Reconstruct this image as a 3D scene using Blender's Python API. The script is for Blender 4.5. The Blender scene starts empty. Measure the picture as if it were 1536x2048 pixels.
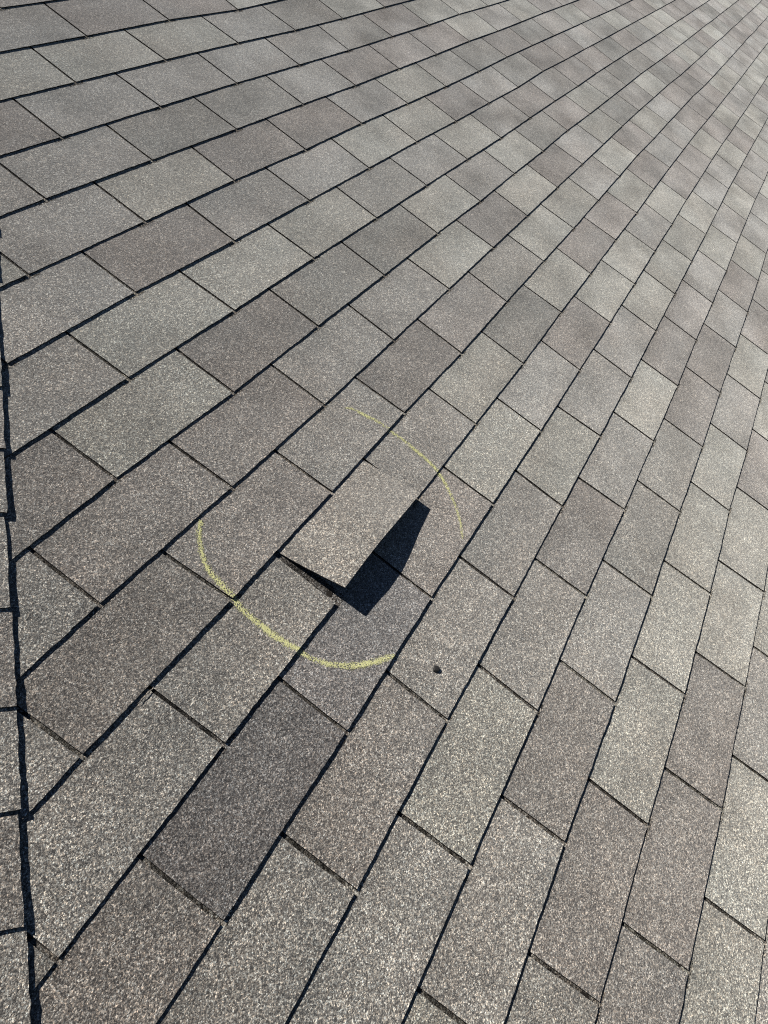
import bpy, math, random
import numpy as np
from mathutils import Vector, Matrix

random.seed(11)
RNG = np.random.default_rng(5)
scene = bpy.context.scene
col = scene.collection

# ---------------------------------------------------------------- roof frame
# X runs along the courses, Y down the slope, Z out of the roof (metres)
PITCH = math.radians(21.8)
CP, SP = math.cos(PITCH), math.sin(PITCH)
BASE = 4.2
def W(x, y, z=0.0):
    return (x, -CP * y - SP * z, BASE - SP * y + CP * z)
def Wdir(x, y, z=0.0):
    return Vector((x, -CP * y - SP * z, -SP * y + CP * z))

# ---------------------------------------------------------------- camera
RC = [[0.448495, 0.778594, -0.438912], [-0.556294, 0.627528, 0.544744], [0.699564, -0.000151, 0.71457]]
CC = (-0.6517266, 0.0980744, 1.0261161)
cam = bpy.data.objects.new('camera', bpy.data.cameras.new('camera'))
col.objects.link(cam)
r_, d_, f_ = [Wdir(a[0], a[1], -a[2]) for a in RC]
M = Matrix.Identity(4)
for i in range(3):
    M[i][0], M[i][1], M[i][2] = r_[i], -d_[i], -f_[i]
    M[i][3] = W(*CC)[i]
cam.matrix_world = M
cam.data.sensor_fit = 'VERTICAL'
cam.data.sensor_height = 24.0
cam.data.lens = 1588.91 / 2048 * 24.0
cam.data.clip_start = 0.02
cam.data.clip_end = 2000
scene.camera = cam

# ---------------------------------------------------------------- daylight
KX, KY = 0.24, 1.6                       # shadow offset along X and Y per unit height
sd = Wdir(-KX, -KY, 1.0).normalized()
elev = math.asin(sd.z)
azim = math.atan2(sd.x, sd.y)
world = bpy.data.worlds.new('World')
scene.world = world
world.use_nodes = True
nt = world.node_tree
bg = nt.nodes['Background']
sky = nt.nodes.new('ShaderNodeTexSky')
sky.sky_type = 'NISHITA'
sky.sun_disc = False
sky.sun_elevation = elev
sky.sun_rotation = azim
sky.altitude = 2000
sky.air_density = 0.5
sky.dust_density = 0.1
sky.ozone_density = 1.5
nt.links.new(sky.outputs[0], bg.inputs[0])
bg.inputs[1].default_value = 0.05
sl = bpy.data.lights.new('sun', 'SUN')
sl.energy = 5.0
sl.angle = math.radians(0.5)
sl.color = (1.0, 0.95, 0.865)
sun = bpy.data.objects.new('sun', sl)
col.objects.link(sun)
sun.rotation_euler = sd.to_track_quat('Z', 'Y').to_euler()
sun.location = W(0, 0, 8)
scene.view_settings.view_transform = 'Standard'
scene.view_settings.look = 'None'
scene.view_settings.gamma = 1
scene.view_settings.use_curve_mapping = False
scene.view_settings.exposure = 0.0
scene.render.engine = 'CYCLES'
scene.cycles.use_denoising = False
scene.cycles.filter_width = 1.1

# ---------------------------------------------------------------- materials
def nodes(name):
    m = bpy.data.materials.new(name)
    m.use_nodes = True
    return m, m.node_tree, m.node_tree.nodes['Principled BSDF']

SHEEN = 0.70
def granule_material(name, gain=1.0, floor=False):
    """Mineral granules pressed in asphalt: every granule a voronoi cell with its own tone,
    dark asphalt between them, and relief that catches the sun."""
    m, t, p = nodes(name)
    N, L = t.nodes.new, t.links.new
    geo = N('ShaderNodeNewGeometry')
    att = N('ShaderNodeAttribute'); att.attribute_name = 'tint'
    v1 = N('ShaderNodeTexVoronoi'); v1.inputs['Scale'].default_value = 680
    v2 = N('ShaderNodeTexVoronoi'); v2.inputs['Scale'].default_value = 410
    for v in (v1, v2):
        L(geo.outputs['Position'], v.inputs['Vector'])
    sep = N('ShaderNodeSeparateColor'); L(v1.outputs['Color'], sep.inputs[0])
    sep2 = N('ShaderNodeSeparateColor'); L(v2.outputs['Color'], sep2.inputs[0])
    mx = N('ShaderNodeMix'); mx.data_type = 'FLOAT'; mx.inputs[0].default_value = 0.38
    L(sep.outputs[0], mx.inputs[2]); L(sep2.outputs[0], mx.inputs[3])
    rp = N('ShaderNodeValToRGB'); L(mx.outputs[0], rp.inputs[0])
    cr = rp.color_ramp
    stops = [(0.0, (.016, .015, .014)), (0.24, (.044, .041, .038)), (0.42, (.185, .174, .155)),
             (0.58, (.30, .287, .255)), (0.74, (.52, .505, .45)), (0.90, (.95, .93, .84))]
    cr.elements[0].position = 0; cr.elements[0].color = (*stops[0][1], 1)
    cr.elements[1].position = stops[-1][0]; cr.elements[1].color = (*stops[-1][1], 1)
    for q, c in stops[1:-1]:
        e = cr.elements.new(q); e.color = (*c, 1)
    # warm / cool cast from one granule to the next
    hv = N('ShaderNodeMix'); hv.data_type = 'RGBA'; hv.blend_type = 'MULTIPLY'; hv.inputs[0].default_value = 1
    hr = N('ShaderNodeValToRGB'); L(sep.outputs[1], hr.inputs[0])
    hr.color_ramp.elements[0].color = (1.08, .97, .90, 1); hr.color_ramp.elements[1].color = (.94, 1.0, 1.07, 1)
    L(rp.outputs[0], hv.inputs[6]); L(hr.outputs[0], hv.inputs[7])
    # broad mottling and small worn patches
    n1 = N('ShaderNodeTexNoise'); n1.inputs['Scale'].default_value = 9; n1.inputs['Detail'].default_value = 4
    n2 = N('ShaderNodeTexNoise'); n2.inputs['Scale'].default_value = 70; n2.inputs['Detail'].default_value = 3
    for n in (n1, n2):
        L(geo.outputs['Position'], n.inputs['Vector'])
    m1 = N('ShaderNodeMapRange'); m1.inputs[1].default_value = .3; m1.inputs[2].default_value = .7
    m1.inputs[3].default_value = .84; m1.inputs[4].default_value = 1.16; L(n1.outputs[0], m1.inputs[0])
    m2 = N('ShaderNodeMapRange'); m2.inputs[1].default_value = .3; m2.inputs[2].default_value = .7
    m2.inputs[3].default_value = .86; m2.inputs[4].default_value = 1.14; L(n2.outputs[0], m2.inputs[0])
    mm = N('ShaderNodeMath'); mm.operation = 'MULTIPLY'; L(m1.outputs[0], mm.inputs[0]); L(m2.outputs[0], mm.inputs[1])
    mg = N('ShaderNodeMath'); mg.operation = 'MULTIPLY'; L(mm.outputs[0], mg.inputs[0]); mg.inputs[1].default_value = gain
    sc = N('ShaderNodeVectorMath'); sc.operation = 'SCALE'; L(hv.outputs[2], sc.inputs[0]); L(mg.outputs[0], sc.inputs['Scale'])
    tm = N('ShaderNodeVectorMath'); tm.operation = 'MULTIPLY'; L(sc.outputs[0], tm.inputs[0]); L(att.outputs['Color'], tm.inputs[1])
    L(tm.outputs[0], p.inputs['Base Color'])
    p.inputs['Roughness'].default_value = .62
    p.inputs['Specular IOR Level'].default_value = .12
    p.inputs['Diffuse Roughness'].default_value = 1.0
    p.inputs['Sheen Weight'].default_value = 0.0 if floor else SHEEN
    L(att.outputs['Color'], p.inputs['Sheen Tint'])
    p.inputs['Sheen Roughness'].default_value = .6
    # relief
    inv = N('ShaderNodeMath'); inv.operation = 'MULTIPLY_ADD'; inv.inputs[1].default_value = -1; inv.inputs[2].default_value = 1
    L(v1.outputs['Distance'], inv.inputs[0])
    ad = N('ShaderNodeMath'); ad.operation = 'ADD'; L(inv.outputs[0], ad.inputs[0]); L(mx.outputs[0], ad.inputs[1])
    b1 = N('ShaderNodeBump'); b1.inputs['Strength'].default_value = .8; b1.inputs['Distance'].default_value = .0011
    L(ad.outputs[0], b1.inputs['Height'])
    b2 = N('ShaderNodeBump'); b2.inputs['Strength'].default_value = .6; b2.inputs['Distance'].default_value = .003
    n3 = N('ShaderNodeTexNoise'); n3.inputs['Scale'].default_value = 22; n3.inputs['Detail'].default_value = 2
    L(geo.outputs['Position'], n3.inputs['Vector'])
    L(n3.outputs[0], b2.inputs['Height']); L(b1.outputs[0], b2.inputs['Normal'])
    b3 = N('ShaderNodeBump'); b3.inputs['Strength'].default_value = 1; b3.inputs['Distance'].default_value = .009
    n4 = N('ShaderNodeTexNoise'); n4.inputs['Scale'].default_value = 8; n4.inputs['Detail'].default_value = 1
    L(geo.outputs['Position'], n4.inputs['Vector'])
    L(n4.outputs[0], b3.inputs['Height']); L(b2.outputs[0], b3.inputs['Normal'])
    L(b3.outputs[0], p.inputs['Normal'])
    return m
MAT = granule_material('mineral_granules', 1.0)
FLOORMAT = granule_material('sheltered_granules', 1.0, True)

def plain(name, c, rough=.8, spec=.3, noise=None):
    m, t, p = nodes(name)
    p.inputs['Roughness'].default_value = rough
    p.inputs['Specular IOR Level'].default_value = spec
    N, L = t.nodes.new, t.links.new
    geo = N('ShaderNodeNewGeometry'); n = N('ShaderNodeTexNoise')
    n.inputs['Scale'].default_value = noise or 400; n.inputs['Detail'].default_value = 3
    L(geo.outputs['Position'], n.inputs['Vector'])
    r = N('ShaderNodeValToRGB'); L(n.outputs[0], r.inputs[0])
    r.color_ramp.elements[0].position = .3; r.color_ramp.elements[1].position = .7
    r.color_ramp.elements[0].color = (*[q * .6 for q in c], 1); r.color_ramp.elements[1].color = (*[min(1, q * 1.4) for q in c], 1)
    L(r.outputs[0], p.inputs['Base Color'])
    b = N('ShaderNodeBump'); b.inputs['Distance'].default_value = .0006; b.inputs['Strength'].default_value = .5
    L(n.outputs[0], b.inputs['Height']); L(b.outputs[0], p.inputs['Normal'])
    return m
ASPHALT = plain('asphalt_edge', (.012, .011, .012), .9, .2)
TAR = plain('sealant_tar', (.022, .018, .015), .6, .4)
CHALK = plain('yellow_chalk', (.80, .80, .42), .95, .1, 900)
STONE = plain('dark_stone', (.035, .034, .034), .8, .3, 500)
WOOD = plain('painted_trim', (.5, .48, .44), .6, .3, 20)
LAWN = plain('grass_lawn', (.045, .075, .025), .9, .1, 3)

# ---------------------------------------------------------------- mesh helper
class MB:
    def __init__(s):
        s.v = []; s.f = []; s.mi = []; s.c = []
    def add(s, verts, faces, mi, cols):
        o = len(s.v)
        s.v += verts; s.c += cols
        s.f += [tuple(a + o for a in q) for q in faces]
        s.mi += mi
    def build(s, name, mats, parent=None, origin=None, smooth=False):
        me = bpy.data.meshes.new(name)
        v = s.v
        if origin is not None:
            v = [(a[0] - origin[0], a[1] - origin[1], a[2] - origin[2]) for a in v]
        me.from_pydata(v, [], s.f)
        for m in mats:
            me.materials.append(m)
        me.polygons.foreach_set('material_index', s.mi)
        if smooth:
            me.polygons.foreach_set('use_smooth', [True] * len(s.f))
        at = me.color_attributes.new('tint', 'FLOAT_COLOR', 'POINT')
        at.data.foreach_set('color', [q for c in s.c for q in (c[0], c[1], c[2], 1.0)])
        me.update()
        o = bpy.data.objects.new(name, me)
        col.objects.link(o)
        if origin is not None:
            o.location = origin
        if parent:
            o.parent = parent
        return o

# ---------------------------------------------------------------- course layout
TW, EX, T, SLOT, SK = .3048, .127, .0028, .0064, .0706061
TABLE = [(2.5, -9, -1, 0, -2),(3.5, -9, -2, -1, -5),(4.5, -9, -12, 10, -6),(2.0, -8, 3, -3, 3),(3.0, -8, 6, -4, -2),(4.0, -8, 6, -1, -2),(5.0, -8, -11, 5, -17),(6.0, -8, -23, 5, -24),(1.5, -7, -1, -2, 1),(2.5, -7, 6, -3, 0),(3.5, -7, 6, -3, 3),(4.5, -7, 3, 1, 4),(5.5, -7, -12, 4, -7),(7.5, -7, -13, 2, -15),(8.5, -7, -17, -4, -19),(1.0, -6, 1, -6, 1),(2.0, -6, 0, -3, -1),(3.0, -6, 6, -1, 1),(4.0, -6, 10, -1, 8),(5.0, -6, -3, 3, -8),(7.0, -6, -13, 2, -15),(8.0, -6, -10, -1, -12),(9.0, -6, -11, 2, -13),(10.0, -6, -22, 1, -26),(1.5, -5, 1, -3, -1),(2.5, -5, 4, -4, 5),(3.5, -5, 5, 0, 5),(4.5, -5, 7, -2, 0),(6.5, -5, -14, 4, -12),(7.5, -5, -17, 3, -29),(8.5, -5, -11, -2, -22),(9.5, -5, -11, -2, -13),(1.0, -4, 0, -5, -2),(2.0, -4, 3, -1, 3),(3.0, -4, 5, 0, 0),(4.0, -4, 8, 1, 7),(5.0, -4, 5, 0, 6),(6.0, -4, -8, 3, -8),(7.0, -4, -19, 3, -28),(8.0, -4, -23, 4, -22),(9.0, -4, -6, -5, -10),(0.5, -3, 2, -1, -2),(1.5, -3, 3, 2, -4),(3.5, -3, 6, 2, 5),(4.5, -3, 4, 2, 0),(5.5, -3, -1, 4, -7),(6.5, -3, -16, 5, -18),(7.5, -3, -16, 2, -18),(8.5, -3, -17, 0, -19),(0.0, -2, 3, -2, 0),(1.0, -2, 1, 4, -1),(2.0, -2, -1, 3, -3),(4.0, -2, 8, 2, 6),(5.0, -2, 5, 4, 3),(6.0, -2, 3, 1, 1),(7.0, -2, -8, 0, -10),(8.0, -2, -7, -5, -7),(-0.5, -1, -1, -2, 0),(0.5, -1, 2, 3, -3),(1.5, -1, -3, 6, -6),(3.5, -1, 3, 4, -4),(4.5, -1, 9, 2, 4),(5.5, -1, -5, 1, -6),(6.5, -1, 0, -1, -2),(7.5, -1, -3, -2, -14),(8.5, -1, -10, -4, -17),(9.5, -1, -6, -7, -17),(10.5, -1, -8, -8, -12),(-1.0, 0, 3, -4, 0),(0.0, 0, 7, 2, -1),(1.0, 0, 4, 3, -1),(3.0, 0, -9, 6, -9),(4.0, 0, 0, 3, 1),(6.0, 0, 5, 2, -4),(7.0, 0, 1, -1, -1),(8.0, 0, 0, -4, -2),(9.0, 0, -5, -8, -14),(-0.5, 1, -2, -1, -4),(0.5, 1, -4, 2, -4),(2.5, 1, -10, 4, -13),(3.5, 1, -7, 6, -9),(4.5, 1, 9, 3, 0),(6.5, 1, 8, 0, -3),(-1.0, 2, -1, 0, 0),(0.0, 2, -2, 2, -1),(1, 2, 1, 0, 1),(2.0, 2, -6, 1, -9),(3.0, 2, -8, 3, -12),(4.0, 2, 6, 3, 4),(5.0, 2, 10, 3, 3),(-0.5, 3, -2, -2, -3),(0.5, 3, -5, -2, -3),(1.5, 3, -2, 0, -5),(2.5, 3, -1, 1, -3),(3.5, 3, -1, 2, -13),(4.5, 3, 12, 3, 10),(5.5, 3, 20, 2, 18),(10.5, 3, 11, -6, 9),(0.0, 4, -2, -1, -6),(1.0, 4, -6, 1, -5),(2.0, 4, -4, -1, -9),(3.0, 4, 0, 2, -11),(4.0, 4, 4, 2, -3),(5.0, 4, 11, 3, 3),(6.0, 4, 16, 0, 14),(0.5, 5, -3, -4, -6),(1.5, 5, -6, 1, -7),(2.5, 5, -5, 1, -10),(4.5, 5, 6, 3, 1),(5.5, 5, 13, 1, 11),(6.5, 5, 26, 2, 24),(0.0, 6, 1, -5, -4),(1.0, 6, -4, -2, -4),(2.0, 6, -3, 3, -10),(3.0, 6, 0, 2, -9),(4.0, 6, 15, -3, 13),(5.0, 6, 12, 2, 10),(6.0, 6, 18, 2, 16),(0.5, 7, 0, -4, -4),(1.5, 7, -2, 2, -8),(2.5, 7, -2, 3, -10),(3.5, 7, 5, 6, -6),(1.0, 8, 3, -4, -2)]
TONES = [(0.564, -0.968, 'P', 0.84), (0.721, -0.933, 'N', 0.95), (1.02, -0.921, 'N', 0.93), (1.068, -0.859, 'N', 0.95), (1.305, -0.711, 'P', 0.85), (2.024, -0.913, 'D', 0.88), (0.764, -1.083, 'N', 1.0), (2.165, -0.815, 'P', 0.92), (2.241, -0.7, 'D', 0.87), (3.198, -0.71, 'D', 0.87), (3.01, -0.567, 'P', 0.86), (2.327, -0.311, 'D', 0.84), (1.622, -0.22, 'P', 0.86), (3.294, -0.34, 'D', 0.87), (4.249, -0.347, 'D', 0.88), (3.916, -0.589, 'D', 0.85), (3.824, 0.175, 'P', 0.85), (2.803, 0.062, 'P', 0.87), (1.871, 0.031, 'P', 0.87), (2.876, 0.171, 'P', 0.88), (2.954, -0.058, 'P', 0.9), (1.38, -0.459, 'D', 0.9), (1.832, -0.435, 'G', 1.03), (1.516, -0.336, 'G', 1.05), (2.58, -0.072, 'G', 1.1), (1.866, -0.209, 'G', 1.08), (0.455, -0.604, 'P', 0.87), (0.806, -0.33, 'D', 0.86), (0.295, -0.194, 'P', 0.87), (0.059, -0.208, 'P', 0.9), (0.548, -0.45, 'G', 0.97), (0.802, -0.034, 'P', 0.8), (1.023, -0.057, 'P', 0.92), (1.001, -0.184, 'N', 0.94), (1.488, 0.093, 'G', 1.02), (1.764, 0.323, 'G', 1.1), (1.61, 0.197, 'G', 1.08), (1.983, 0.44, 'P', 0.94), (2.222, 0.662, 'P', 0.9), (1.438, 0.582, 'P', 0.86), (1.093, 0.564, 'D', 0.9), (1.266, 0.695, 'G', 1.08), (1.292, 0.454, 'G', 1.08), (1.571, 0.691, 'N', 0.95), (1.136, 0.32, 'N', 0.95), (0.814, 0.45, 'P', 0.92), (-0.194, -0.07, 'P', 0.82), (-0.041, 0.191, 'B', 0.82), (-0.191, 0.183, 'B', 0.68), (0.072, 0.192, 'B', 0.86), (-0.15, -0.207, 'N', 1.0), (0.002, 0.057, 'N', 0.97), (-0.033, -0.074, 'P', 0.9), (0.632, 0.451, 'P', 0.85), (0.476, 0.322, 'N', 0.94), (0.334, 0.195, 'P', 0.9), (0.362, 0.576, 'P', 0.9), (0.237, 0.559, 'P', 0.84), (0.709, 0.71, 'G', 1.12), (0.65, 0.584, 'G', 1.05), (0.525, 0.835, 'P', 0.84), (0.398, 0.712, 'G', 1.08), (0.753, 0.797, 'G', 1.1), (0.849, 0.896, 'P', 0.86), (0.266, 0.331, 'N', 1.0), (0.282, 0.452, 'N', 1.0), (0.158, 0.446, 'N', 1.02), (0.08, 0.577, 'P', 0.87), (0.171, 0.694, 'N', 0.96), (0.069, 0.711, 'P', 0.86), (0.199, 0.831, 'P', 0.84), (0.295, 0.938, 'G', 1.1), (-0.024, 0.424, 'G', 1.05), (-0.034, 0.82, 'P', 0.87), (-0.122, 0.438, 'N', 1.0), (-0.094, 0.56, 'N', 1.0), (0.022, 0.936, 'G', 1.0), (-0.381, 0.06, 'N', 1.04), (-0.393, 0.181, 'P', 0.88), (-0.404, 0.301, 'N', 0.95), (-0.147, 0.282, 'P', 0.92), (-0.292, 0.292, 'N', 0.95), (-0.494, 0.164, 'P', 0.87), (-0.178, 0.061, 'N', 1.0), (-0.308, 0.055, 'N', 1.0), (0.337, -0.708, 'N', 1.05), (0.239, -0.58, 'N', 1.03), (0.157, -0.459, 'N', 0.97), (0.026, -0.317, 'N', 0.97), (0.427, -0.051, 'N', 0.95), (0.221, -0.052, 'P', 0.92), (0.304, 0.049, 'L', 1.0), (0.588, 0.107, 'N', 0.96), (0.461, 0.172, 'P', 0.93)]
CHALK_PATHS = [[(0.5080, -0.0890, 0.05), (0.5194, -0.0774, 0.6), (0.5274, -0.049, 0.8), (0.5359, -0.0207, 0.7), (0.5392, 0.0061, 0.6), (0.5434, 0.0373, 0.8), (0.5409, 0.0721, 0.85), (0.5397, 0.0967, 0.85), (0.5341, 0.1235, 0.85), (0.525, 0.1496, 0.8), (0.5069, 0.1753, 0.55), (0.4852, 0.2001, 0.5), (0.4628, 0.2205, 0.4), (0.4264, 0.2442, 0.15)],[(0.0882, -0.1183, 0.8), (0.0642, -0.1048, 0.9), (0.0424, -0.0832, 1), (0.0262, -0.0596, 1.2), (0.018, -0.0311, 1.6), (0.0129, 0.0002, 1.9), (0.0065, 0.0323, 1.5), (0.0064, 0.0615, 1.7), (0.0055, 0.0877, 1.8), (0.0084, 0.1111, 1.6), (0.0132, 0.1335, 1.1), (0.0174, 0.1527, 0.7), (0.0257, 0.173, 1.2), (0.0393, 0.194, 1.5), (0.0567, 0.2132, 1.6), (0.078, 0.2306, 1.5), (0.0964, 0.2427, 1.4), (0.1161, 0.2546, 0.9)]]
DEV = {(u, v): (a, b, c) for u, v, a, b, c in TABLE}
def nodexy(u, v):
    return ((u - SK * v) * TW, v * EX)
KN = [(nodexy(u, v), d) for (u, v), d in DEV.items()]
KX_ = np.array([k[0] for k in KN]); KD_ = np.array([k[1] for k in KN], float)
def dev(u, v):
    """how far this slot end sits from the ideal lattice (metres): laid by hand, never perfect"""
    if (u, v) in DEV:
        a, b, c = DEV[(u, v)]
        return a / 1000, b / 1000, c / 1000
    x, y = nodexy(u, v)
    d2 = ((KX_[:, 0] - x) / .35) ** 2 + ((KX_[:, 1] - y) / .16) ** 2
    w = np.exp(-d2 * .5)
    r = (w[:, None] * KD_).sum(0) / (w.sum() + .12)
    h = random.Random(int(u * 2) * 7919 + v * 104729)
    j = 1.0 if x > 2.2 else .5
    return (r[0] / 1000 + h.gauss(0, .004) * j, r[1] / 1000 + h.gauss(0, .0012) * j, r[2] / 1000 + h.gauss(0, .004) * j)
VMIN, VMAX = -27, 17
END = {}
for v in range(VMIN - 1, VMAX + 1):
    par = .5 if v % 2 else 0.0
    for i in range(-14, 42):
        u = i + par
        END[(u, v)] = dev(u, v)
BUTT = {}
for v in range(VMIN - 1, VMAX + 1):
    us = sorted(u for (u, vv) in END if vv == v)
    BUTT[v] = (np.array([(u - SK * v) * TW + END[(u, v)][0] for u in us]), np.array([v * EX + END[(u, v)][1] for u in us]))
def butt(v, x):
    return float(np.interp(x, *BUTT[v]))

# hip line (centre), its direction down the roof and the normal towards this slope
HE = (0.026, -0.463); HD = (-.6795, .7337); HN = (.7337, .6795); HW = .150
HC = (HE[0] - HN[0] * HW, HE[1] - HN[1] * HW)
def hipx(y):
    return HC[0] + (y - HC[1]) * HD[0] / HD[1]

def vn2(x, y, sx, sy, k=0):
    x /= sx; y /= sy
    i, j = math.floor(x), math.floor(y); f, g = x - i, y - j
    f = f * f * (3 - 2 * f); g = g * g * (3 - 2 * g)
    q = [random.Random(a * 7349 + b * 9151 + k * 101).uniform(-1, 1) for a, b in ((i, j), (i + 1, j), (i, j + 1), (i + 1, j + 1))]
    return (q[0] * (1 - f) + q[1] * f) * (1 - g) + (q[2] * (1 - f) + q[3] * f) * g
def blend_and_sunpatch(x, y, u, v):
    """granule blends drift within each tab: paler and darker drops, plus painted sunlit patches farther along the courses"""
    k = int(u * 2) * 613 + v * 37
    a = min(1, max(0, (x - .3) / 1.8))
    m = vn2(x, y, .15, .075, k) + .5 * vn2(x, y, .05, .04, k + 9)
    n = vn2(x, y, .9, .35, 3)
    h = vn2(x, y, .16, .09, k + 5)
    l = 1 + m * (.06 + .19 * a) + n * .06 * a  # sunlit mottling of the far slope painted into the tint, growing with x
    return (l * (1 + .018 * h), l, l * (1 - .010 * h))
def hsh(*a):
    return random.Random(hash(a) & 0xffffffff)
def vn(x, s=1.0, k=0):
    """smooth 1-D value noise"""
    x = x / s; i = math.floor(x); f = x - i; f = f * f * (3 - 2 * f)
    a = random.Random(i * 131 + k * 7177).uniform(-1, 1); b = random.Random((i + 1) * 131 + k * 7177).uniform(-1, 1)
    return a + (b - a) * f

def lift(x, y, v, u):
    """butts curl up a little, most of all low on the hip side"""
    g = math.exp(-((x - .0) / .35) ** 2 - ((y - .1) / .36) ** 2)
    r = random.Random(int(u * 2) * 31 + v * 17)
    return .0017 * g + r.uniform(0, .0011) * (.4 + .6 * math.exp(-((x - .1) / .8) ** 2))

# tones read tab by tab
CAST = {'P': (1.012, .989, .988), 'G': (.995, 1.006, .982), 'N': (1, 1, 1), 'D': (.995, 1.0, .995), 'L': (1.03, 1.0, .975), 'B': (.985, .985, 1.035)}
def tone(x, y, u, v):
    best = min(TONES, key=lambda t: (t[0] - x) ** 2 + ((t[1] - y) * 2) ** 2)
    if abs(best[0] - x) < .13 and abs(best[1] - y) < .055:
        k, l = best[2], best[3]
        r = random.Random(int(u * 2) * 13 + v * 5); l *= r.uniform(.98, 1.02)
    else:
        r = random.Random(int(u * 2) * 13 + v * 5)
        k = r.choice('PPNNNGGGD')
        l = {'P': .88, 'N': 1.0, 'G': 1.06, 'D': .86, 'L': 1}[k] * r.uniform(.92, 1.06)
    c = CAST[k]
    l = l ** 1.22
    return (c[0] * l, c[1] * l, c[2] * l)

LIFTED = (1.5, 1)
LX = [.1345, .169, .207, .258, .314, .373, .432]
LH = [.036, .0375, .0405, .0405, .0345, .027, .0215]

def tab(mb, u, v, lod, layers=True):
    """one tab: from slot (u-1, v) to slot (u, v); top face granules, edges and underside asphalt"""
    xl1 = (u - 1 - SK * v) * TW; xr1 = (u - SK * v) * TW
    dl, dr = END[(u - 1, v)], END[(u, v)]
    SLOT = .0064 + (.0002 if v >= 3 else -.0006)
    bl, br = xl1 + dl[0] + SLOT / 2, xr1 + dr[0] - SLOT / 2      # at the butt
    tl, tr = xl1 + dl[2] + SLOT / 2, xr1 + dr[2] - SLOT / 2      # under the course above
    if hipx(v * EX - .3) > br and hipx(v * EX) > br:
        return False
    c = tone((bl + br) / 2, (v - .5) * EX, u, v)
    lf = (u, v) == LIFTED
    nx = {0: 2, 1: 10, 2: 44}[lod]
    rows = {0: [1.12, 0.0], 1: [1.25, .98, .8, .6, .4, .2, 0.0], 2: [1.35, 1.0, .75, .5, .3, .15, .05, 0.0]}[lod]
    if v == 2 and u in (1.0, 2.0, 0.0):
        rows = [2.15, 1.6] + rows
    if lf:
        bl += .0055; tl += .0050
        rows = [1.35, 1.15, 1.0] + [1 - k / 14 for k in range(1, 15)]
        nx = 60
    L0 = lift((bl + br) / 2, (v - .3) * EX, v, u)
    curl = random.Random(int(u * 2) * 71 + v * 3).uniform(-1, 1)
    top = []; cols = []
    nr = len(rows)
    for j, r in enumerate(rows):
        for i in range(nx + 1):
            s = i / nx
            x0 = bl + (br - bl) * s; xt = tl + (tr - tl) * s
            x = x0 + (xt - x0) * min(r, 1.0)
            yb = butt(v, x0); yt = butt(v - 1, xt)
            y = yb + (yt - yb) * r
            rr = 1 - min(1, max(0, r))
            z = -T * r
            if lod:
                z += L0 * rr * rr * rr * (1 + .25 * curl * (2 * s - 1))
                if v < 8 and r <= .75:
                    z += .0004 * vn(x, .05, v) * rr
            if lod == 2:
                if j == nr - 1:
                    y += .0004 * vn(x, .007, v * 3 + 1) + .0004 * vn(x, .0025, v * 5 + 2) + .0003 * vn(x, .05, v)
                if i in (0, nx):
                    x += .0005 * vn(y, .006, v * 9 + i) 
            if lf and r <= 1.0:
                H = float(np.interp(x0, LX, LH))
                q = 1 - r
                # bend: pivots on the line just under the course above
                h = H * (q ** 1.15)
                run = math.sqrt(max(0, 1 - (H / .127) ** 2 * .9))
                y = yt + (yb + .0005 - yt) * q * run
                z = -T + h + T * q * .3
                z += .0018 * math.sin(q * 3.1) * vn(x, .06, 77)
            if lod < 2 or True:
                x = max(x, hipx(y) + .004)
            top.append((x, y, z))
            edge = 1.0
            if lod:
                if r >= .93: edge = .93                                   # slightly darker line below the butt above
            wx = blend_and_sunpatch(x, y, u, v) if lod else (1, 1, 1)
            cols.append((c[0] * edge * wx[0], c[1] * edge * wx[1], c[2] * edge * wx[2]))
    n = len(top)
    th = T - .0004
    bot = [(a, b - (.0 if not lf else 0), d - th) for a, b, d in top]
    V = [W(*a) for a in top] + [W(*a) for a in bot]
    F = []; MI = []
    for j in range(nr - 1):
        for i in range(nx):
            a = j * (nx + 1) + i
            # rows run from the top (upslope) to the butt
            F.append((a, a + 1, a + nx + 2, a + nx + 1)[::-1]); MI.append(0)
            if lod:
                F.append(tuple(q + n for q in (a, a + 1, a + nx + 2, a + nx + 1))); MI.append(1)
    for i in range(nx):
        a = (nr - 1) * (nx + 1) + i
        F.append((a, a + 1, a + 1 + n, a + n)[::-1]); MI.append(1)
    for j in range(nr - 1):
        a = j * (nx + 1); b = a + nx + 1
        F.append((a, b, b + n, a + n)[::-1]); MI.append(1)
        a += nx; b += nx
        F.append((b, a, a + n, b + n)[::-1]); MI.append(1)
    mb.add(V, F, MI, cols + cols)
    return True

def project(x, y, z=0.0):
    d = (x - CC[0], y - CC[1], -(z - CC[2]))
    q = [sum(RC[k][i] * d[i] for i in range(3)) for k in range(3)]
    if q[2] < .05: return None
    return 768 + 1588.9 * q[0] / q[2], 1024 + 1588.9 * q[1] / q[2], q[2]

# ---------------------------------------------------------------- lawn far below, house body, roof deck
def tagit(o, **k):
    for a, b in k.items(): o[a] = b
    return o
mb = MB()
mb.add([(-600, -600, 0), (600, -600, 0), (600, 600, 0), (-600, 600, 0)], [(0, 1, 2, 3)], [0], [(1, 1, 1)] * 4)
tagit(mb.build('ground', [LAWN]), kind='structure')

XR, YT, YB = 11.0, -3.3, 2.05
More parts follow.
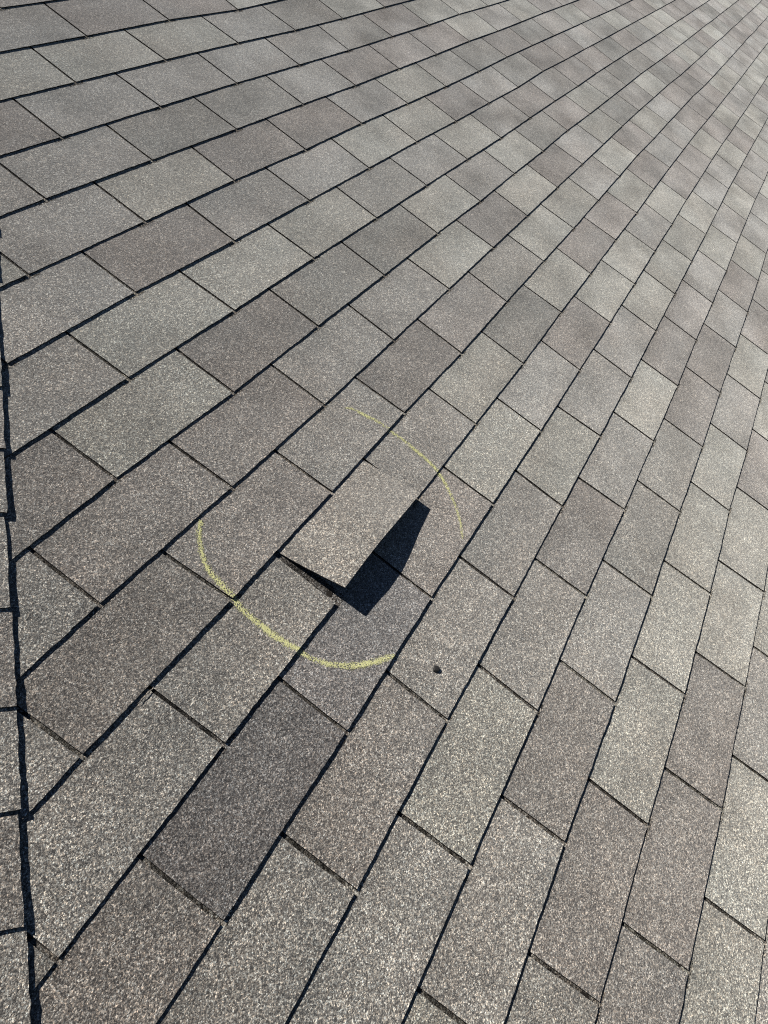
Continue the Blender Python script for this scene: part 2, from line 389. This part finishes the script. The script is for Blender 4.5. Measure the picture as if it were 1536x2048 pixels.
# the roof: deck board under the shingles plus the lower shingle layer that shows through every slot
mb = MB()
RM = Vector(W(HC[0], HC[1], 0)); DH = Wdir(HD[0], HD[1], 0).normalized()
VN_ = DH.cross(Vector((0, 0, 1))).normalized()          # normal of the upright plane through the hip
def mirror(pw):
    q = Vector(pw) - RM
    return tuple(RM + q - 2 * q.dot(VN_) * VN_)
def slab(m):
    z0, z1 = -.013, -.030
    P = [(hipx(YT), YT), (XR, YT), (XR, YB), (hipx(YB), YB)]
    V = [W(a, b, z0) for a, b in P] + [W(a, b, z1) for a, b in P]
    F = [(3, 2, 1, 0), (4, 5, 6, 7), (0, 1, 5, 4), (1, 2, 6, 5), (2, 3, 7, 6)]
    return V, F
V, F = slab(0)
mb.add(V, F, [0] * 5, [(1, 1, 1)] * 8)
V2 = [mirror(a) for a in V]
mb.add(V2, [q[::-1] for q in F], [0] * 5, [(1, 1, 1)] * 8)
roof = mb.build('roof', [WOOD])
tagit(roof, kind='structure', label='weathered grey asphalt shingle roof slope with a hip along the left edge')

# lower layer seen through the slots: dusty and dark where water runs, clean at the slot mouth
mb = MB()
for v in range(VMIN, VMAX + 1):
    xa = BUTT[v][0]
    us = sorted(u for (u, vv) in END if vv == v)
    for u in us:
        xc = (u - SK * v) * TW
        if xc > XR - .1: continue
        a, b, c = END[(u, v)]
        if hipx(v * EX) > xc + .3: continue
        hw = .022
        near = xc < 2.5
        rnd = random.Random(int(u * 2) * 5 + v)
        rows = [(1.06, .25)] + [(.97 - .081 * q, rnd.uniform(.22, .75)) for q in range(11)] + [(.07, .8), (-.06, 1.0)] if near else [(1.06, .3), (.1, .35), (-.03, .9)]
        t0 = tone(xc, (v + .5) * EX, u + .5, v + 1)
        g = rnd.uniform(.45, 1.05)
        V = []; C = []
        for r, l in rows:
            xx = xc + a + (c - a) * min(1, max(r, 0))
            y = butt(v, xx) * (1 - r) + butt(v - 1, xx) * r
            for s in (-1, 1):
                px = max(xx + s * hw, hipx(y) + .005)
                V.append(W(px, y, -T * (1 + r) + .00015))
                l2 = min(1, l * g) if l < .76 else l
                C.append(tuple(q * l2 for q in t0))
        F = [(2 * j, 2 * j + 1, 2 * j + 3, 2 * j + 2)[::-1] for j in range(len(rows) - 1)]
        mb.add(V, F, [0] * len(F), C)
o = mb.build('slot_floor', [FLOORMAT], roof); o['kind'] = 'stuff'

# dark sealant blots that show at the foot of some slots
mb = MB()
PATCH = [(-.1313, .735, .0045, .008, 0), (-.4743, .1058, .004, .011, 0), (.2593, .2348, .004, .006, 1), (.1338, .1121, .0045, .005, 0),
         (-.0055, .8571, .003, .006, 0), (.1836, .927, .003, .005, 0)]
for (u, v), d in list(DEV.items()):
    r = random.Random(int(u * 2) + 77 * v)
    if r.random() < .35 and v >= 3:
        PATCH.append(((u - SK * v) * TW + d[0] / 1000 + .0005, v * EX - .013, .0022, r.uniform(.002, .005), 0))
for x, y, w, h, k in PATCH:
    pts = []
    rr = random.Random(int(x * 1e4))
    for q in range(10):
        a = q / 10 * math.tau
        ca, sa = math.cos(a), math.sin(a)
        f = (abs(ca) ** 5 + abs(sa) ** 5) ** (-.2) * rr.uniform(.88, 1.08)
        pts.append((x + w * ca * f, y + h * sa * f))
    # the layer under the slot
    v = min(range(VMIN, VMAX), key=lambda q: abs((butt(q, x) + butt(q - 1, x)) / 2 - y))
    zz = -T * (1 + (butt(v, x) - y) / EX)
    n = len(pts)
    mb.add([W(a, b, zz + .0009) for a, b in pts] + [W(a, b, zz) for a, b in pts],
           [tuple(range(n))[::-1]] + [(i, (i + 1) % n, n + (i + 1) % n, n + i) for i in range(n)], [k] * (n + 1), [(1, 1, 1)] * 2 * n)
RUST = plain('rusty_tar', (.06, .030, .022), .8, .2)
o = mb.build('sealant_blot', [TAR, RUST], roof); o['kind'] = 'stuff'

# ---------------------------------------------------------------- shingle tabs
allt = []
for v in range(VMIN + 1, VMAX + 1):
    for u in sorted(u for (u, vv) in END if vv == v):
        if (u - 1, v) not in END or (u - SK * v) * TW > XR - .05: continue
        x, y = (u - .5 - SK * v) * TW, (v - .5) * EX
        if hipx(y) > x + .25: continue
        P = [project(x + a * TW / 2, y + b * EX / 2) for a in (-1, 1) for b in (-1, 1)]
        vis = 0
        if all(P):
            cx = [min(max(q[0], 0), 1536) for q in P]; cy = [min(max(q[1], 0), 2048) for q in P]
            inx = max(q[0] for q in P) > 2 and min(q[0] for q in P) < 1534 and max(q[1] for q in P) > 2 and min(q[1] for q in P) < 2046
            # do not count what lies under the hip caps
            if inx and (x + .1 - HE[0]) * HN[0] + (y - HE[1]) * HN[1] > -.05:
                vis = (max(cx) - min(cx)) * (max(cy) - min(cy)) + 1e-3
        allt.append((vis, u, v))
allt.sort(reverse=True)
single = [t for t in allt[:300] if t[0] > 0]
rest = allt[len(single):]
for vis, u, v in single:
    mb = MB()
    lod = 2 if vis > 9000 else 1
    if (u, v) == LIFTED: lod = 2
    if not tab(mb, u, v, lod): continue
    x, y = (u - .5 - SK * v) * TW, (v - .5) * EX
    o = mb.build('shingle', [MAT, ASPHALT], roof, origin=W(x, y, 0))
    if (u, v) == LIFTED:
        o['label'] = 'lifted shingle tab with its lower edge raised off the roof, casting a dark shadow'
mb = MB()
for vis, u, v in rest:
    tab(mb, u, v, 1 if vis > 0 or (v < 14 and (u - SK * v) * TW < 1.5 and abs(v) < 14) else 0)
o = mb.build('distant_shingles', [MAT, ASPHALT], roof); o['kind'] = 'stuff'

# the slope on the other side of the hip
mb = MB()
for vis, u, v in allt:
    x = (u - .5 - SK * v) * TW; y = (v - .5) * EX
    if x - hipx(y) < 3.2 and v > -14:
        tab(mb, u, v, 0)
mb.v = [mirror(a) for a in mb.v]; mb.f = [q[::-1] for q in mb.f]
o = mb.build('far_slope_shingles', [MAT, ASPHALT], roof); o['kind'] = 'stuff'

# ---------------------------------------------------------------- hip caps
def hp(tau, q, z):
    """point on the hip: tau down the hip, q across (positive on this slope)"""
    a = abs(q)
    x = HC[0] + HD[0] * tau + HN[0] * a; y = HC[1] + HD[1] * tau + HN[1] * a
    zr = z - .0035 * max(0, 1 - a / .02) ** 2
    pw = W(x, y, zr)
    if q == 0:
        pw = Vector(W(x, y, 0)); pw = tuple(pw + Vector((0, 0, zr / CP)))
    return pw if q >= 0 else mirror(pw)
TAUS = [-.02 - .121 * k for k in range(22, 0, -1)] + [-.02, .098, .209, .356, .491, .614, .737, .862, .985, 1.11, 1.235, 1.36, 1.485, 1.61, 1.735, 1.86, 1.985, 2.11, 2.235, 2.36]
CAPT = ['N', 'N', 'P', 'N', 'G', 'N', 'P', 'N']
for k, tau in enumerate(TAUS):
    mb = MB()
    lo = TAUS[k]; up = lo - .300; E = .125
    near = -.7 < lo < 1.2
    c = {.209: (1.0, 'N'), .356: (1.05, 'N'), .491: (.92, 'P'), .614: (1.07, 'N'), .737: (.84, 'P'), .862: (1.05, 'N')}.get(tau, (random.uniform(.86, 1.06), random.choice('NPG')))
    cc = tuple(q * c[0] for q in CAST[c[1]])
    qs = [-1, -.97, -.5, -.13, -.06, 0, .06, .13, .3, .5, .7, .85, .97, 1]
    rs = [0, .02, .06, .12, .25, .4, .6, .8, 1.0, 1.04, 1.5, 2.3]
    if near:
        rs = [0] + [i / 24 for i in range(1, 25)] + [1.04, 1.5, 2.3]
    top = []; cols = []
    for r in rs:
        for q in qs:
            wd = HW + .001 * vn(lo - r * E, .01, k) * near + random.Random(k).uniform(-.003, .003)
            if r > 1.0: wd -= .008 * min(1, (r - 1) * 2)
            z = .0074 - T * r + .0016 * max(0, 1 - r * 1.6) ** 2
            tt = lo - r * E + (.0009 * vn(q * HW, .006, k + 40) if r == 0 else 0)
            top.append((tt, q * wd, z)); cols.append(cc)
    V = [hp(*a) for a in top] + [hp(a, b, z - T + .0004) for a, b, z in top]
    nq = len(qs); n = len(top); F = []; MI = []
    for j in range(len(rs) - 1):
        for i in range(nq - 1):
            a = j * nq + i
            F.append((a, a + 1, a + nq + 1, a + nq)); MI.append(0)
            F.append(tuple(w + n for w in (a, a + nq, a + nq + 1, a + 1))); MI.append(1)
    for i in range(nq - 1):
        F.append((i, i + n, i + 1 + n, i + 1)); MI.append(1)
    for j in range(len(rs) - 1):
        a = j * nq; b = a + nq
        F.append((a, b, b + n, a + n)); MI.append(1)
        a += nq - 1; b += nq - 1
        F.append((a, a + n, b + n, b)); MI.append(1)
    mb.add(V, F, MI, cols + cols)
    mb.build('hip_cap_shingle', [MAT, ASPHALT], roof, origin=W(HC[0] + HD[0] * lo, HC[1] + HD[1] * lo, 0))

# ---------------------------------------------------------------- chalk ring
def surf(x, y):
    """height of the shingle surface, None inside a slot"""
    v = next((q for q in range(VMIN, VMAX) if butt(q, x) > y), None)
    yb, yt = butt(v, x), butt(v - 1, x)
    r = (yb - y) / (yb - yt)
    for u in np.arange(-14, 20) + (.5 if v % 2 else 0):
        a, b, c = END[(u, v)]
        xc = (u - SK * v) * TW + a + (c - a) * r
        if abs(x - xc) < SLOT / 2: return None
        if xc > x: break
    rr = 1 - r
    return -T * r + lift((u - .5 - SK * v) * TW, (v - .3) * EX, v, u) * rr ** 3
mb = MB()
rc = random.Random(3)
def chalk(path):
    for (x0, y0, a), (x1, y1, b) in zip(path[:-1], path[1:]):
        L = math.hypot(x1 - x0, y1 - y0)
        nx_, ny_ = -(y1 - y0) / L, (x1 - x0) / L
        for _ in range(int(L * 34000 * (a + b) / 2)):
            s = rc.random(); w = a + (b - a) * s
            off = rc.gauss(0, .0011 + .0009 * w) + .0006 * vn(x0 + y0, .02, 5)
            x = x0 + (x1 - x0) * s + nx_ * off; y = y0 + (y1 - y0) * s + ny_ * off
            z = surf(x, y)
            if z is None: continue
            # chalk only catches on the proud granules
            if random.Random(int(x / .0016) * 92821 + int(y / .0016) * 31337).random() > (.54 + .08 * w) * (1 + .35 * vn((x + y), .011, 9)): continue
            sz = rc.uniform(.0003, .0007)
            ang = rc.random() * math.tau
            pts = []
            for k in range(5):
                t = ang + k * math.tau / 5
                pts.append(W(x + math.cos(t) * sz * rc.uniform(.6, 1.2), y + math.sin(t) * sz * rc.uniform(.6, 1.2), z + .00025 + rc.uniform(0, .0004)))
            pk = W(x, y, z + .0009)
            br = rc.uniform(.8, 1.15)
            mb.add(pts + [pk], [(0, 4, 5), (4, 3, 5), (3, 2, 5), (2, 1, 5), (1, 0, 5)], [0] * 5, [(br, br, br)] * 6)
def smooth(P, n=4):
    """Catmull-Rom"""
    out = []
    for i in range(len(P) - 1):
        p0, p1, p2, p3 = P[max(i - 1, 0)], P[i], P[i + 1], P[min(i + 2, len(P) - 1)]
        for k in range(n):
            t = k / n
            out.append(tuple(.5 * (2 * p1[q] + (p2[q] - p0[q]) * t + (2 * p0[q] - 5 * p1[q] + 4 * p2[q] - p3[q]) * t * t + (3 * p1[q] - p0[q] - 3 * p2[q] + p3[q]) * t ** 3) for q in range(3)))
    return out + [P[-1]]
for P in CHALK_PATHS:
    chalk(smooth([(a, b, max(c, .03) * (1.3 if c < .9 else 1.0)) for a, b, c in P]))
o = mb.build('chalk_ring', [CHALK])
tagit(o, label='yellow chalk ring drawn on the shingles around the lifted tab', category='chalk mark')

# ---------------------------------------------------------------- small dark stone
mb = MB()
px, py = .1487, .3241
ring = []
rs_ = random.Random(8)
zc = surf(px, py)
n = 9
for lv, (h, k) in enumerate([(0, .9), (.0022, 1.0), (.0046, .72)]):
    for i in range(n):
        a = i / n * math.tau
        q = k * .0070 * (1.15 if i in (1, 5) else .9) * rs_.uniform(.88, 1.08)
        ring.append(W(px + q * math.cos(a), py + q * math.sin(a) * .95, zc + h + rs_.uniform(-.0003, .0003)))
ring.append(W(px, py, zc + .0052)); ring.append(W(px, py, zc))
F = []
for l in range(2):
    for i in range(n):
        a = l * n + i; b = l * n + (i + 1) % n
        F.append((a, b, b + n, a + n)[::-1])
for i in range(n):
    F.append((2 * n + i, 2 * n + (i + 1) % n, 3 * n)[::-1]); F.append((i, (i + 1) % n, 3 * n + 1))
mb.add(ring, F, [0] * len(F), [(1, 1, 1)] * len(ring))
o = mb.build('pebble', [STONE])
tagit(o, label='small black stone chip lying on the shingle below the chalk ring', category='pebble')

# frayed sliver at a butt and a hairline crack near the lower left
mb = MB()
def sliver(pts, w, z):
    V = []; 
    for i, (x, y) in enumerate(pts):
        ww = w * math.sin(math.pi * (i + .5) / len(pts))
        V += [W(x - ww * .7, y - ww, z), W(x + ww * .7, y + ww, z)]
    F = [(2 * i, 2 * i + 1, 2 * i + 3, 2 * i + 2)[::-1] for i in range(len(pts) - 1)]
    mb.add(V, F, [0] * len(F), [(1.25, 1.2, 1.15)] * len(V))
fx, fy = -.1904, .0
sliver([(fx - .016 + .004 * i, butt(0, fx - .016 + .004 * i) + .006 + .0006 * math.sin(i * 2)) for i in range(9)], .0011, .0006)
o = mb.build('frayed_edge', [MAT], roof)
